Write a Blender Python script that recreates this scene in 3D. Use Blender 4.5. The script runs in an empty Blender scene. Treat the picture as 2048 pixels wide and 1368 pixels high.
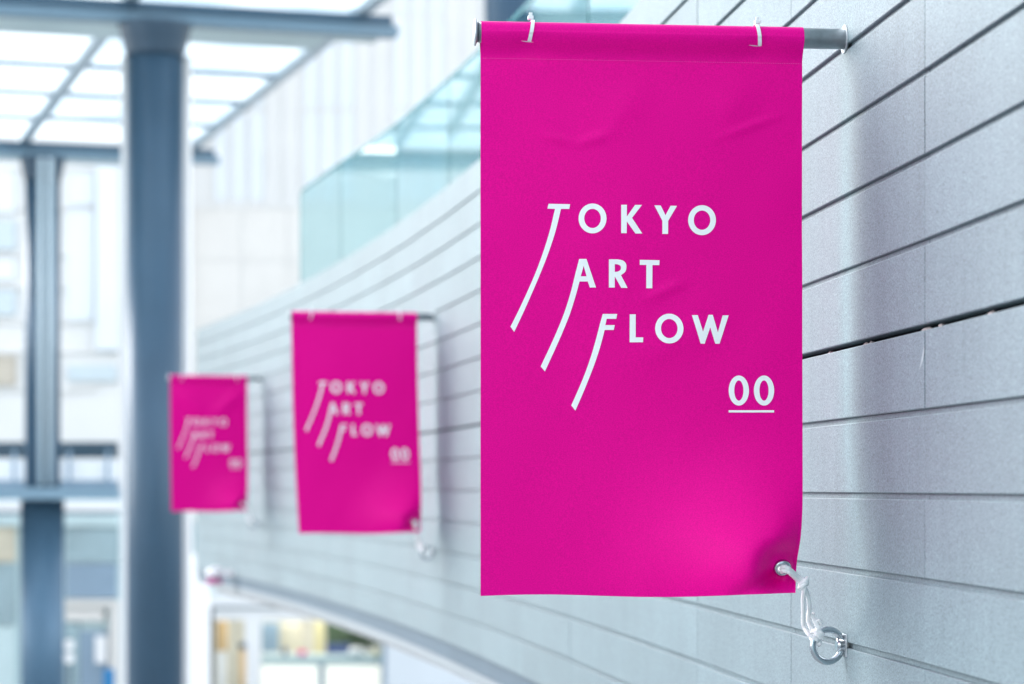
import bpy, bmesh, math, random
from mathutils import Vector, Matrix, noise
from mathutils.geometry import tessellate_polygon
random.seed(7)
SC = bpy.context.scene
C = SC.collection
R = math.radians

# ------------------------------------------------------------------ camera
EYE = 5.2
F = 85.0 / 36.0 * 2048.0          # focal length in photo pixels
HY = 975.0                        # eye level in the photo
cam_d = bpy.data.cameras.new('camera')
cam = bpy.data.objects.new('camera', cam_d)
C.objects.link(cam)
cam.location = (0, 0, EYE)
cam.rotation_euler = (R(90), 0, 0)
cam_d.lens = 85
cam_d.sensor_width = 36
cam_d.shift_y = (HY - 684) / 2048.0
cam_d.clip_start = 0.05
cam_d.clip_end = 1500
cam_d.dof.use_dof = True
cam_d.dof.focus_distance = 4.44
cam_d.dof.aperture_fstop = 3.6
SC.camera = cam

# ------------------------------------------------------------------ sky and sun
SUN_DIR = Vector((math.cos(R(144)) * math.cos(R(30)), math.sin(R(144)) * math.cos(R(30)), math.sin(R(30))))
w = bpy.data.worlds.new('World')
SC.world = w
w.use_nodes = True
nt = w.node_tree
bg = nt.nodes['Background']
sky = nt.nodes.new('ShaderNodeTexSky')
sky.sky_type = 'NISHITA'
sky.sun_disc = False
sky.sun_elevation = R(30)
sky.sun_rotation = math.atan2(SUN_DIR.x, SUN_DIR.y)
sky.air_density = 1.0
sky.dust_density = 1.0
sky.ozone_density = 1.0
hs = nt.nodes.new('ShaderNodeHueSaturation')     # thin overcast: most of the blue is washed out
hs.inputs['Saturation'].default_value = 0.30
nt.links.new(sky.outputs[0], hs.inputs['Color'])
nt.links.new(hs.outputs[0], bg.inputs['Color'])
bg.inputs['Strength'].default_value = 0.15
sl = bpy.data.lights.new('sun', 'SUN')
sl.energy = 0.5
sl.angle = R(40)
sl.color = (1.0, 0.965, 0.92)
so = bpy.data.objects.new('sun', sl)
C.objects.link(so)
so.location = SUN_DIR * 50
so.rotation_euler = SUN_DIR.to_track_quat('Z', 'Y').to_euler()
SC.view_settings.view_transform = 'Standard'
SC.view_settings.look = 'None'
SC.view_settings.gamma = 1
SC.view_settings.use_curve_mapping = False
SC.view_settings.exposure = 2.1
try:
    SC.cycles.use_denoising = True
    SC.cycles.max_bounces = 12
    SC.cycles.transparent_max_bounces = 12
except Exception:
    pass


# ------------------------------------------------------------------ helpers
def px(x, y, Y):
    """photo pixel + distance -> place"""
    return Vector(((x - 1024) / F * Y, Y, EYE + (HY - y) / F * Y))


def tag(o, label=None, cat=None, group=None, kind=None):
    if label: o['label'] = label
    if cat: o['category'] = cat
    if group: o['group'] = group
    if kind: o['kind'] = kind
    return o


def link_mesh(name, me, mat=None, parent=None, smooth=False):
    o = bpy.data.objects.new(name, me)
    C.objects.link(o)
    if mat is not None and not me.materials:
        me.materials.append(mat)
    if parent is not None:
        o.parent = parent
    if smooth:
        for p in me.polygons: p.use_smooth = True
    return o


def build(name, bm, mat, parent=None, smooth=False):
    bmesh.ops.recalc_face_normals(bm, faces=bm.faces)
    me = bpy.data.meshes.new(name)
    bm.to_mesh(me)
    bm.free()
    return link_mesh(name, me, mat, parent, smooth)


def empty(name, loc=(0, 0, 0), rz=0.0):
    o = bpy.data.objects.new(name, None)
    C.objects.link(o)
    o.empty_display_size = 0.1
    o.location = loc
    o.rotation_euler = (0, 0, rz)
    return o


def bm_box(bm, a, b, bevel=0.0):
    x0, y0, z0 = a; x1, y1, z1 = b
    x0, x1 = min(x0, x1), max(x0, x1)
    y0, y1 = min(y0, y1), max(y0, y1)
    z0, z1 = min(z0, z1), max(z0, z1)
    v = [bm.verts.new(p) for p in ((x0, y0, z0), (x1, y0, z0), (x1, y1, z0), (x0, y1, z0),
                                   (x0, y0, z1), (x1, y0, z1), (x1, y1, z1), (x0, y1, z1))]
    fs = [bm.faces.new([v[i] for i in q]) for q in ((0, 3, 2, 1), (4, 5, 6, 7), (0, 1, 5, 4), (1, 2, 6, 5), (2, 3, 7, 6), (3, 0, 4, 7))]
    if bevel > 0:
        es = list({e for f in fs for e in f.edges})
        bmesh.ops.bevel(bm, geom=es, offset=bevel, segments=1, affect='EDGES')


def box(name, a, b, mat, parent=None, bevel=0.0):
    bm = bmesh.new()
    bm_box(bm, a, b, bevel)
    return build(name, bm, mat, parent)


def prect(name, x0, y0, x1, y1, Y, depth, mat, parent=None, bevel=0.0):
    """box whose front face fills that part of the photo at distance Y"""
    a = px(x0, y1, Y); b = px(x1, y0, Y)
    p = parent.location if parent is not None else Vector((0, 0, 0))
    return box(name, (a.x - p.x, Y - p.y, a.z - p.z), (b.x - p.x, Y + depth - p.y, b.z - p.z), mat, parent, bevel)


def bm_tube(bm, pts, rad, seg=12, cap=True, closed=False, squash=1.0):
    pts = [Vector(p) for p in pts]
    n = len(pts)
    rads = rad if isinstance(rad, (list, tuple)) else [rad] * n
    rings = []
    up = None
    for i in range(n):
        if closed:
            d = (pts[(i + 1) % n] - pts[i - 1])
        else:
            d = (pts[min(i + 1, n - 1)] - pts[max(i - 1, 0)])
        d.normalize()
        if up is None:
            up = Vector((0, 0, 1)) if abs(d.z) < 0.9 else Vector((1, 0, 0))
        s = d.cross(up).normalized()
        up = s.cross(d).normalized()
        rings.append([bm.verts.new(pts[i] + (s * math.cos(2 * math.pi * k / seg) + up * math.sin(2 * math.pi * k / seg) * squash) * rads[i]) for k in range(seg)])
    m = n if closed else n - 1
    for i in range(m):
        a, b = rings[i], rings[(i + 1) % n]
        for k in range(seg):
            bm.faces.new((a[k], a[(k + 1) % seg], b[(k + 1) % seg], b[k]))
    if cap and not closed:
        bm.faces.new(rings[0][::-1]); bm.faces.new(rings[-1])


def tube(name, pts, rad, mat, parent=None, seg=12, closed=False, smooth=True):
    bm = bmesh.new()
    bm_tube(bm, pts, rad, seg, True, closed)
    o = build(name, bm, mat, parent)
    if smooth:
        for p in o.data.polygons:
            if len(p.vertices) == 4: p.use_smooth = True
    return o


def bm_lathe(bm, prof, seg=48, axis='Z', cap=True):
    """prof: list of (radius, height)"""
    rings = []
    for r, h in prof:
        ring = []
        for k in range(seg):
            a = 2 * math.pi * k / seg
            c, s = r * math.cos(a), r * math.sin(a)
            ring.append(bm.verts.new((c, s, h) if axis == 'Z' else ((h, c, s) if axis == 'X' else (c, h, s))))
        rings.append(ring)
    for a, b in zip(rings[:-1], rings[1:]):
        for k in range(seg):
            bm.faces.new((a[k], a[(k + 1) % seg], b[(k + 1) % seg], b[k]))
    if cap:
        bm.faces.new(rings[0][::-1]); bm.faces.new(rings[-1])


def lathe(name, prof, mat, parent=None, seg=48, axis='Z', smooth=True):
    bm = bmesh.new()
    bm_lathe(bm, prof, seg, axis)
    o = build(name, bm, mat, parent)
    if smooth:
        for p in o.data.polygons:
            if len(p.vertices) == 4: p.use_smooth = True
    return o


# ------------------------------------------------------------------ materials
def mat(name, col, rough=0.5, metal=0.0, spec=0.5, var=0.0, vscale=3.0, bump=0.0, bscale=200.0, transmission=0.0,
        ior=1.45, coat=0.0, objvar=0.0, emit=None):
    m = bpy.data.materials.new(name)
    m.use_nodes = True
    t = m.node_tree
    b = t.nodes['Principled BSDF']
    b.inputs['Base Color'].default_value = (*col, 1)
    b.inputs['Roughness'].default_value = rough
    b.inputs['Metallic'].default_value = metal
    b.inputs['Specular IOR Level'].default_value = spec
    b.inputs['IOR'].default_value = ior
    b.inputs['Transmission Weight'].default_value = transmission
    b.inputs['Coat Weight'].default_value = coat
    tc = t.nodes.new('ShaderNodeTexCoord')
    last = None
    if var > 0:
        n = t.nodes.new('ShaderNodeTexNoise')
        n.inputs['Scale'].default_value = vscale
        n.inputs['Detail'].default_value = 6
        t.links.new(tc.outputs['Object'], n.inputs['Vector'])
        mr = t.nodes.new('ShaderNodeMapRange')
        mr.inputs['From Min'].default_value = 0.3
        mr.inputs['From Max'].default_value = 0.7
        mr.inputs['To Min'].default_value = 1 - var
        mr.inputs['To Max'].default_value = 1 + var
        t.links.new(n.outputs['Fac'], mr.inputs['Value'])
        mx = t.nodes.new('ShaderNodeVectorMath')
        mx.operation = 'SCALE'
        mx.inputs[0].default_value = col
        t.links.new(mr.outputs[0], mx.inputs['Scale'])
        last = mx.outputs[0]
        t.links.new(last, b.inputs['Base Color'])
    if bump > 0:
        n2 = t.nodes.new('ShaderNodeTexNoise')
        n2.inputs['Scale'].default_value = bscale
        n2.inputs['Detail'].default_value = 4
        t.links.new(tc.outputs['Object'], n2.inputs['Vector'])
        bp = t.nodes.new('ShaderNodeBump')
        bp.inputs['Strength'].default_value = bump
        bp.inputs['Distance'].default_value = 0.001
        t.links.new(n2.outputs['Fac'], bp.inputs['Height'])
        t.links.new(bp.outputs[0], b.inputs['Normal'])
    if emit:
        b.inputs['Emission Color'].default_value = (*emit[0], 1)
        b.inputs['Emission Strength'].default_value = emit[1]
    return m


def stone_material():
    m = mat('sanded_stone', (0.40, 0.45, 0.49), rough=0.5, spec=0.5)
    t = m.node_tree
    b = t.nodes['Principled BSDF']
    L = t.links
    geo = t.nodes.new('ShaderNodeNewGeometry')
    oi = t.nodes.new('ShaderNodeObjectInfo')

    def noise_n(scale, detail, rough=0.6, sc=None):
        n = t.nodes.new('ShaderNodeTexNoise')
        n.inputs['Scale'].default_value = scale
        n.inputs['Detail'].default_value = detail
        n.inputs['Roughness'].default_value = rough
        if sc:
            mp = t.nodes.new('ShaderNodeMapping')
            mp.inputs['Scale'].default_value = sc
            L.new(geo.outputs['Position'], mp.inputs['Vector'])
            L.new(mp.outputs[0], n.inputs['Vector'])
        else:
            L.new(geo.outputs['Position'], n.inputs['Vector'])
        return n.outputs['Fac']

    def rng(src, a, bb, lo, hi):
        mr = t.nodes.new('ShaderNodeMapRange')
        for k, v in zip(('From Min', 'From Max', 'To Min', 'To Max'), (a, bb, lo, hi)):
            mr.inputs[k].default_value = v
        L.new(src, mr.inputs['Value'])
        return mr.outputs[0]

    def mul(a, bb):
        q = t.nodes.new('ShaderNodeMath'); q.operation = 'MULTIPLY'
        L.new(a, q.inputs[0]); L.new(bb, q.inputs[1])
        return q.outputs[0]
    grain = noise_n(300, 3, 0.75)
    cloud = noise_n(3.2, 5)
    streak = noise_n(1.0, 4, 0.55, (26, 26, 1.3))
    pit = noise_n(160, 2, 0.5, (1, 1, 0.45))
    v = mul(rng(grain, 0.3, 0.7, 0.40, 1.60), rng(cloud, 0.3, 0.7, 0.94, 1.06))
    v = mul(v, rng(streak, 0.3, 0.7, 0.95, 1.04))
    v = mul(v, rng(pit, 0.20, 0.30, 0.62, 1.0))
    v = mul(v, rng(oi.outputs['Random'], 0, 1, 0.94, 1.06))
    sc = t.nodes.new('ShaderNodeVectorMath'); sc.operation = 'SCALE'
    sc.inputs[0].default_value = (0.160, 0.222, 0.250)
    L.new(v, sc.inputs['Scale'])
    L.new(sc.outputs[0], b.inputs['Base Color'])
    bp = t.nodes.new('ShaderNodeBump')
    bp.inputs['Strength'].default_value = 0.55
    bp.inputs['Distance'].default_value = 0.0012
    L.new(grain, bp.inputs['Height'])
    L.new(bp.outputs[0], b.inputs['Normal'])
    return m


def fabric_material(name, col, transl):
    m = mat(name, col, rough=0.38, spec=0.13)
    t = m.node_tree
    L = t.links
    b = t.nodes['Principled BSDF']
    b.inputs['Sheen Weight'].default_value = 0.0
    b.inputs['Sheen Roughness'].default_value = 0.4
    tc = t.nodes.new('ShaderNodeTexCoord')
    sep = t.nodes.new('ShaderNodeSeparateXYZ')
    L.new(tc.outputs['Object'], sep.inputs[0])
    n = t.nodes.new('ShaderNodeTexNoise')
    n.inputs['Scale'].default_value = 700
    n.inputs['Detail'].default_value = 2
    L.new(tc.outputs['Object'], n.inputs['Vector'])
    n2 = t.nodes.new('ShaderNodeTexNoise')
    n2.inputs['Scale'].default_value = 9
    n2.inputs['Detail'].default_value = 4
    L.new(tc.outputs['Object'], n2.inputs['Vector'])
    ad = t.nodes.new('ShaderNodeMath'); ad.operation = 'MULTIPLY_ADD'
    ad.inputs[1].default_value = 2.2
    L.new(n2.outputs['Fac'], ad.inputs[0]); L.new(n.outputs['Fac'], ad.inputs[2])
    bp = t.nodes.new('ShaderNodeBump')
    bp.inputs['Strength'].default_value = 0.30
    bp.inputs['Distance'].default_value = 0.0008
    L.new(ad.outputs[0], bp.inputs['Height'])
    L.new(bp.outputs[0], b.inputs['Normal'])
    n3 = t.nodes.new('ShaderNodeTexNoise')
    n3.inputs['Scale'].default_value = 420
    n3.inputs['Detail'].default_value = 2
    L.new(tc.outputs['Object'], n3.inputs['Vector'])
    mr3 = t.nodes.new('ShaderNodeMapRange')
    for k_, v_ in zip(('From Min', 'From Max', 'To Min', 'To Max'), (0.3, 0.7, 0.90, 1.10)):
        mr3.inputs[k_].default_value = v_
    L.new(n3.outputs['Fac'], mr3.inputs['Value'])
    sc3 = t.nodes.new('ShaderNodeVectorMath'); sc3.operation = 'SCALE'
    sc3.inputs[0].default_value = col
    L.new(mr3.outputs[0], sc3.inputs['Scale'])
    L.new(sc3.outputs[0], b.inputs['Base Color'])
    tr = t.nodes.new('ShaderNodeBsdfTranslucent')
    tr.inputs['Color'].default_value = (*col, 1)
    mx = t.nodes.new('ShaderNodeMixShader')
    mx.inputs[0].default_value = transl
    out = [x for x in t.nodes if x.type == 'OUTPUT_MATERIAL'][0]
    L.new(b.outputs[0], mx.inputs[1]); L.new(tr.outputs[0], mx.inputs[2])
    L.new(mx.outputs[0], out.inputs[0])
    return m


def pane_material():
    m = bpy.data.materials.new('frosted_pane')
    m.use_nodes = True
    t = m.node_tree
    b = t.nodes['Principled BSDF']
    b.inputs['Base Color'].default_value = (0.85, 0.89, 0.9, 1)
    b.inputs['Roughness'].default_value = 0.35
    tr = t.nodes.new('ShaderNodeBsdfTranslucent')
    geo = t.nodes.new('ShaderNodeNewGeometry')
    n = t.nodes.new('ShaderNodeTexNoise')
    n.inputs['Scale'].default_value = 0.9
    n.inputs['Detail'].default_value = 5
    t.links.new(geo.outputs['Position'], n.inputs['Vector'])
    oi = t.nodes.new('ShaderNodeObjectInfo')
    ma = t.nodes.new('ShaderNodeMath'); ma.operation = 'MULTIPLY_ADD'
    ma.inputs[1].default_value = 0.35
    t.links.new(oi.outputs['Random'], ma.inputs[0]); t.links.new(n.outputs['Fac'], ma.inputs[2])
    cr_ = t.nodes.new('ShaderNodeValToRGB')
    cr_.color_ramp.elements[0].position = 0.3; cr_.color_ramp.elements[0].color = (0.60, 0.70, 0.76, 1)
    cr_.color_ramp.elements[1].position = 0.75; cr_.color_ramp.elements[1].color = (0.88, 0.92, 0.93, 1)
    t.links.new(ma.outputs[0], cr_.inputs[0])
    t.links.new(cr_.outputs[0], tr.inputs['Color'])
    mx = t.nodes.new('ShaderNodeMixShader')
    mx.inputs[0].default_value = 0.97
    out = [x for x in t.nodes if x.type == 'OUTPUT_MATERIAL'][0]
    t.links.new(b.outputs[0], mx.inputs[1]); t.links.new(tr.outputs[0], mx.inputs[2])
    t.links.new(mx.outputs[0], out.inputs[0])
    return m


M = dict(
    stone=stone_material(),
    purlin=mat('purlin_paint', (0.11, 0.18, 0.24), 0.5),
    edge=mat('grey_white_strip', (0.24, 0.28, 0.31), 0.5),
    clear=mat('clear_glass', (0.97, 0.99, 0.99), 0.01, transmission=1.0, ior=1.2),
    lit=mat('lit_panel', (0.9, 0.9, 0.85), 0.5, emit=((1.0, 0.97, 0.90), 1.3)),
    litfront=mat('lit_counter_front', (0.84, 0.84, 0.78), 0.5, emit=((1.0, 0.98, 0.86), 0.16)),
    core=mat('dark_backing', (0.05, 0.06, 0.07), 0.9),
    gap=mat('black_gap', (0.012, 0.014, 0.018), 0.9),
    debris=mat('dried_sealant', (0.42, 0.36, 0.36), 0.9, var=0.3, vscale=90),
    scuff=mat('pale_scuff', (0.36, 0.42, 0.46), 0.7),
    pink=fabric_material('magenta_fabric', (0.82, 0.0, 0.275), 0.02),
    ink=mat('white_print', (0.96, 0.965, 0.97), 0.5),
    hem=mat('pale_cut_edge', (0.75, 0.45, 0.62), 0.7),
    stitch=mat('pink_thread', (0.85, 0.12, 0.45), 0.7),
    galv=mat('galvanised_steel', (0.44, 0.48, 0.51), 0.46, metal=0.85, var=0.12, vscale=60, bump=0.15, bscale=300),
    steel=mat('polished_steel', (0.48, 0.53, 0.57), 0.16, metal=1.0, bump=0.05, bscale=150),
    nylon=mat('white_nylon', (0.82, 0.84, 0.86), 0.35),
    rope=mat('white_cord', (0.90, 0.91, 0.92), 0.8, bump=1.0, bscale=900),
    column=mat('blue_grey_paint', (0.036, 0.080, 0.130), 0.36, metal=0.15, var=0.06, vscale=2),
    column_low_lit=mat('lightened_column_paint', (0.065, 0.135, 0.21), 0.4, metal=0.2, var=0.06, vscale=2),  # same column paint, reflected light on the lower shaft put into the colour
    column_dark=mat('dark_blue_grey_paint', (0.04, 0.075, 0.115), 0.4, metal=0.2),
    beam=mat('grey_blue_beam_paint', (0.04, 0.09, 0.14), 0.4, metal=0.1),
    beam_light=mat('light_beam_paint', (0.15, 0.25, 0.33), 0.4),
    rail=mat('pale_rail_paint', (0.44, 0.54, 0.60), 0.4),
    pane=pane_material(),
    glass=mat('teal_glass', (0.44, 0.73, 0.76), 0.02, transmission=1.0, ior=1.22),
    glass_edge=mat('green_glass_edge', (0.01, 0.17, 0.19), 0.15),
    deck=mat('deck_concrete', (0.4, 0.42, 0.44), 0.8, var=0.08),
    soffit=mat('grey_soffit_metal', (0.10, 0.145, 0.185), 0.6, spec=0.25, var=0.05),
    white=mat('white_paint', (0.85, 0.86, 0.87), 0.5, var=0.03, vscale=0.8),
    facade=mat('white_facade', (0.67, 0.675, 0.67), 0.5, var=0.03, vscale=0.8),
    white_cool=mat('cool_white_panel', (0.67, 0.72, 0.76), 0.4, var=0.03, vscale=0.5),
    white_teal=mat('pale_teal_panel', (0.52, 0.66, 0.68), 0.4, var=0.05, vscale=0.8),
    cream=mat('cream_panel', (0.68, 0.67, 0.645), 0.6, var=0.05, vscale=0.4),
    cream_dark=mat('beige_panel', (0.62, 0.58, 0.46), 0.6, var=0.1, vscale=1),
    slate=mat('slate_blue_band', (0.03, 0.065, 0.095), 0.4, var=0.08),
    bluegrey=mat('blue_grey_panel', (0.24, 0.34, 0.44), 0.35, var=0.1, vscale=1),
    greyteal=mat('grey_teal_glazing', (0.30, 0.42, 0.46), 0.15, var=0.15, vscale=1),
    haze_blue=mat('pale_blue_grey_window', (0.50, 0.58, 0.62), 0.4),
    brown=mat('brown_blind', (0.48, 0.44, 0.37), 0.6, var=0.1, vscale=2),
    paving=mat('light_paving', (0.30, 0.31, 0.31), 0.7, var=0.08, vscale=0.6),
    tan=mat('tan_board', (0.62, 0.43, 0.22), 0.6, var=0.1, vscale=2),
    yellow=mat('yellow_board', (0.62, 0.56, 0.30), 0.6),
    navy=mat('navy_cloth', (0.04, 0.07, 0.2), 0.8),
    leaf=mat('dark_leaf', (0.05, 0.09, 0.05), 0.6, var=0.5, vscale=5),
    skin=mat('skin', (0.55, 0.36, 0.27), 0.5),
    hair=mat('black_hair', (0.02, 0.018, 0.016), 0.5),
    coat=mat('tan_coat', (0.42, 0.27, 0.14), 0.8),
    shirt=mat('white_shirt', (0.8, 0.8, 0.82), 0.8),
    trousers=mat('dark_trousers', (0.03, 0.05, 0.09), 0.8),
    blue=mat('blue_panel', (0.02, 0.22, 0.5), 0.4),
    shopin=mat('shop_wall', (0.62, 0.60, 0.52), 0.7, var=0.08),
    counter=mat('counter_front', (0.84, 0.84, 0.78), 0.5),
)

# ------------------------------------------------------------------ the curved wall
WZ0 = 4.46
ROW = 0.1389
H0 = EYE - 0.0098          # height of the joint at eye level


def wall_x(y):
    u = y - WZ0
    return 0.626 - 0.100 * u - 0.0063 * u * u


def wall_slope(y):
    return -0.100 - 0.0126 * (y - WZ0)


def wall_y_at(pxx):
    lo, hi = 2.0, 24.0
    for _ in range(60):
        m = (lo + hi) / 2
        if wall_x(m) / m * F + 1024 > pxx: lo = m
        else: hi = m
    return (lo + hi) / 2


def offset_pt(y, off):
    """point off metres behind the wall face (to the right), off<0 in front"""
    s = wall_slope(y)
    n = Vector((1, -s, 0)).normalized()
    return Vector((wall_x(y), y, 0)) + n * off


# ground and setting
ground = box('ground', (-150, -40, -0.3), (150, 260, 0.0), M['paving'])
tag(ground, kind='structure')

# joints positions along the wall
STEP = 1.021
joints = [WZ0 - 0.507]
y = joints[0]
while y > 1.4:
    s = wall_slope(y); y -= STEP / math.sqrt(1 + s * s); joints.insert(0, y)
y = joints[-1]
while y < 20.4:
    s = wall_slope(y); y += STEP / math.sqrt(1 + s * s); joints.append(y)
Y_END = joints[-1]
wall = empty('panel_wall', (wall_x(WZ0), WZ0, H0 - 5 * ROW))
tag(wall, 'long curved wall clad in pale grey stone panels behind the pink banners', 'wall')
WL = wall.location


def panel_mesh(L, lip):
    """profile in (depth, height), extruded along the wall; front at y=0, length along x"""
    g, d, c, th = 0.0105, 0.0085, 0.0016, 0.028
    top = ROW - g
    prof = [(0.0 + c, 0.0), (0.0, c), (0.0, top - c), (c, top)]
    if lip:
        prof += [(d, top), (d, ROW - 0.0006), (th, ROW - 0.0006)]
    else:
        prof += [(th, top)]
    prof += [(th, 0.0)]
    bm = bmesh.new()
    a = [bm.verts.new((0.0013, p[0], p[1])) for p in prof]
    b = [bm.verts.new((L - 0.0013, p[0], p[1])) for p in prof]
    n = len(prof)
    for i in range(n):
        bm.faces.new((a[i], a[(i + 1) % n], b[(i + 1) % n], b[i]))
    bm.faces.new(a[::-1]); bm.faces.new(b)
    bmesh.ops.recalc_face_normals(bm, faces=bm.faces)
    me = bpy.data.meshes.new('panel')
    bm.to_mesh(me); bm.free()
    me.materials.append(M['stone'])
    return me


pm_lip = panel_mesh(STEP, True)
pm_open = panel_mesh(STEP, False)
for j in range(len(joints) - 1):
    ya, yb = joints[j], joints[j + 1]
    A = Vector((wall_x(ya), ya, 0)); B = Vector((wall_x(yb), yb, 0))
    # local +x runs towards the camera so that local +y points into the wall
    d = (A - B).normalized()
    ang = math.atan2(d.y, d.x)
    sc = (A - B).length / STEP
    for k in range(-5, 10):
        o = link_mesh('panel', pm_open if k in (1, 9) else pm_lip, None, wall)
        jit = random.uniform(-0.0005, 0.0005)
        o.location = (B.x - WL.x + jit, B.y - WL.y, H0 + k * ROW - WL.z)
        o.rotation_euler = (0, 0, ang)
        o.scale.x = sc


def strip_solid(bm, ylist, off0, off1, z0, z1):
    """curved bar following the wall, between two offsets and two heights"""
    rings = []
    for y in ylist:
        a = offset_pt(y, off0); b = offset_pt(y, off1)
        rings.append([bm.verts.new((a.x, a.y, z0)), bm.verts.new((b.x, b.y, z0)), bm.verts.new((b.x, b.y, z1)), bm.verts.new((a.x, a.y, z1))])
    for p, q in zip(rings[:-1], rings[1:]):
        for i in range(4):
            bm.faces.new((p[i], p[(i + 1) % 4], q[(i + 1) % 4], q[i]))
    bm.faces.new(rings[0][::-1]); bm.faces.new(rings[-1])


def curved(name, off0, off1, z0, z1, m, parent, y0=None, y1=None, n=40):
    y0 = joints[0] if y0 is None else y0
    y1 = Y_END if y1 is None else y1
    ys = [y0 + (y1 - y0) * i / n for i in range(n + 1)]
    bm = bmesh.new()
    strip_solid(bm, ys, off0, off1, z0, z1)
    o = build(name, bm, m)
    if parent is not None:
        o.parent = parent
        o.matrix_parent_inverse = Matrix.Translation(-parent.location)
    return o


ZC = H0 + 2 * ROW                       # the open, dark joint
curved('backing', 0.030, 0.11, H0 - 5 * ROW, ZC - 0.012, M['core'], wall)
curved('backing', 0.030, 0.11, ZC + 0.001, H0 + 10 * ROW - 0.014, M['core'], wall)
curved('gap_lining', 0.07, 0.10, ZC - 0.012, ZC + 0.001, M['gap'], wall)
curved('lower_trim', 0.015, 0.10, EYE - 0.785, H0 - 5 * ROW - 0.001, M['soffit'], wall)
curved('lower_edge_strip', 0.012, 0.14, EYE - 0.828, EYE - 0.786, M['edge'], wall)
# crumbs of sealant in the open joint
for yy, ln in ((3.62, 0.035), (3.99, 0.055), (3.90, 0.02), (4.40, 0.03), (4.36, 0.012), (4.68, 0.02), (5.6, 0.04), (6.5, 0.03), (3.3, 0.05)):
    p = offset_pt(yy, 0.014)
    s = wall_slope(yy)
    bm = bmesh.new()
    bmesh.ops.create_icosphere(bm, subdivisions=2, radius=1)
    for v in bm.verts:
        v.co += noise.noise_vector(v.co * 2 + Vector((yy * 9, 0, 0))) * 0.35
        v.co = Vector((v.co.x * 0.005, v.co.y * ln / 2, v.co.z * 0.0042))
    o = build('sealant_crumb', bm, M['debris'], wall, True)
    o.location = (p.x - WL.x, p.y - WL.y, ZC - 0.0078 - WL.z)
    o.rotation_euler = (0, 0, math.atan2(1, s) - math.pi / 2)

# pale scuffs on the stone
def scuff(x0, y0, x1, y1, wpx, bend):
    bm = bmesh.new()
    rows = []
    N = 14
    for i in range(N + 1):
        f = i / N
        cx = x0 + (x1 - x0) * f + bend * math.sin(math.pi * f)
        cy = y0 + (y1 - y0) * f
        wd = wpx * math.sin(math.pi * min(0.97, max(0.03, f))) * (0.7 + 0.3 * noise.noise(Vector((f * 8, x0, 0)))) * 0.5
        r = []
        for sgn in (-1, 1):
            xx = cx + sgn * wd
            Yw = wall_y_at(xx)
            q = offset_pt(Yw, -0.0012)
            r.append(bm.verts.new((q.x - WL.x, q.y - WL.y, EYE + (HY - cy) / F * Yw - WL.z)))
        rows.append(r)
    for a, b in zip(rows[:-1], rows[1:]):
        bm.faces.new((a[0], a[1], b[1], b[0]))
    build('scuff_mark', bm, M['scuff'], wall)


scuff(1704, 638, 1699, 684, 7, 3)
scuff(1850, 690, 1839, 742, 5, 2)

# deck behind the wall and lower inner beam
deck = empty('upper_deck', (offset_pt(10, 1.0).x, 10, EYE - 0.7))
tag(deck, kind='structure')
curved('slab', 0.112, 5.0, H0 + 10 * ROW - 0.30, H0 + 10 * ROW - 0.012, M['deck'], deck, 1.6, Y_END - 0.02)
curved('edge_beam', 0.142, 0.5, EYE - 0.90, H0 + 10 * ROW - 0.31, M['deck'], deck, 1.6, Y_END - 0.03)

# ------------------------------------------------------------------ glass balustrade above the wall
def glass_pt(y):
    # measured line of the glass: nearly follows the wall, less curved
    pts = ((6.0, 0.72), (8.0, 0.445), (9.92, 0.094), (11.2, -0.155), (13.4, -0.640), (16.4, -1.431))
    for (a, xa), (b, xb) in zip(pts[:-1], pts[1:]):
        if y <= b:
            return Vector((xa + (xb - xa) * (y - a) / (b - a), y, 0))
    return Vector((pts[-1][1], y, 0))


bal = empty('glass_balustrade', (glass_pt(11).x, 11, H0 + 10 * ROW))
tag(bal, 'frameless teal glass balustrade standing along the top of the curved wall', 'balustrade')
gy = [16.4, 15.0, 13.4, 11.9, 10.4, 8.9, 7.4, 6.0]
for a, b in zip(gy[:-1], gy[1:]):
    A = glass_pt(a); B = glass_pt(b)
    d = (B - A); L = d.length; ang = math.atan2(d.y, d.x)
    bm = bmesh.new()
    bm_box(bm, (0.006, 0.0, 0.0), (L - 0.006, 0.015, 2.0 - (H0 + 10 * ROW - EYE)), 0.001)
    o = build('glass_pane', bm, M['glass'], bal)
    o.location = (A.x - bal.location.x, A.y - bal.location.y, 0.0)
    o.rotation_euler = (0, 0, ang)
    e = box('pane_edge', (-0.055 if a > 16 else -0.004, 0.001, 0.0), (0.0055, 0.0145, 2.0 - (H0 + 10 * ROW - EYE)), M['glass_edge'], bal)
    e.location = o.location; e.rotation_euler = o.rotation_euler
    te = box('top_edge', (0.006, -0.001, 0.0), (L - 0.006, 0.016, 0.022), M['glass_edge'], bal, 0.002)
    te.location = o.location + Vector((0, 0, 2.001 - (H0 + 10 * ROW - EYE))); te.rotation_euler = o.rotation_euler
    ch = box('base_channel', (0.0, -0.02, -0.012), (L, 0.035, 0.0), M['rail'], bal)
    ch.location = o.location; ch.rotation_euler = o.rotation_euler

# ------------------------------------------------------------------ letters
def zA(p): return (1000 + 0.34364 * p[0], 380 + 0.34364 * p[1])
def zB(p): return (1400 + 0.3164 * p[0], 700 + 0.3164 * p[1])


def ell(cx, cy, rx, ry, n=48):
    return [(cx + rx * math.cos(2 * math.pi * i / n), cy + ry * math.sin(2 * math.pi * i / n)) for i in range(n)]


LET = []


def addl(f, outer, *holes):
    LET.append(([f(p) for p in outer], [[f(p) for p in h] for h in holes]))


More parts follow.
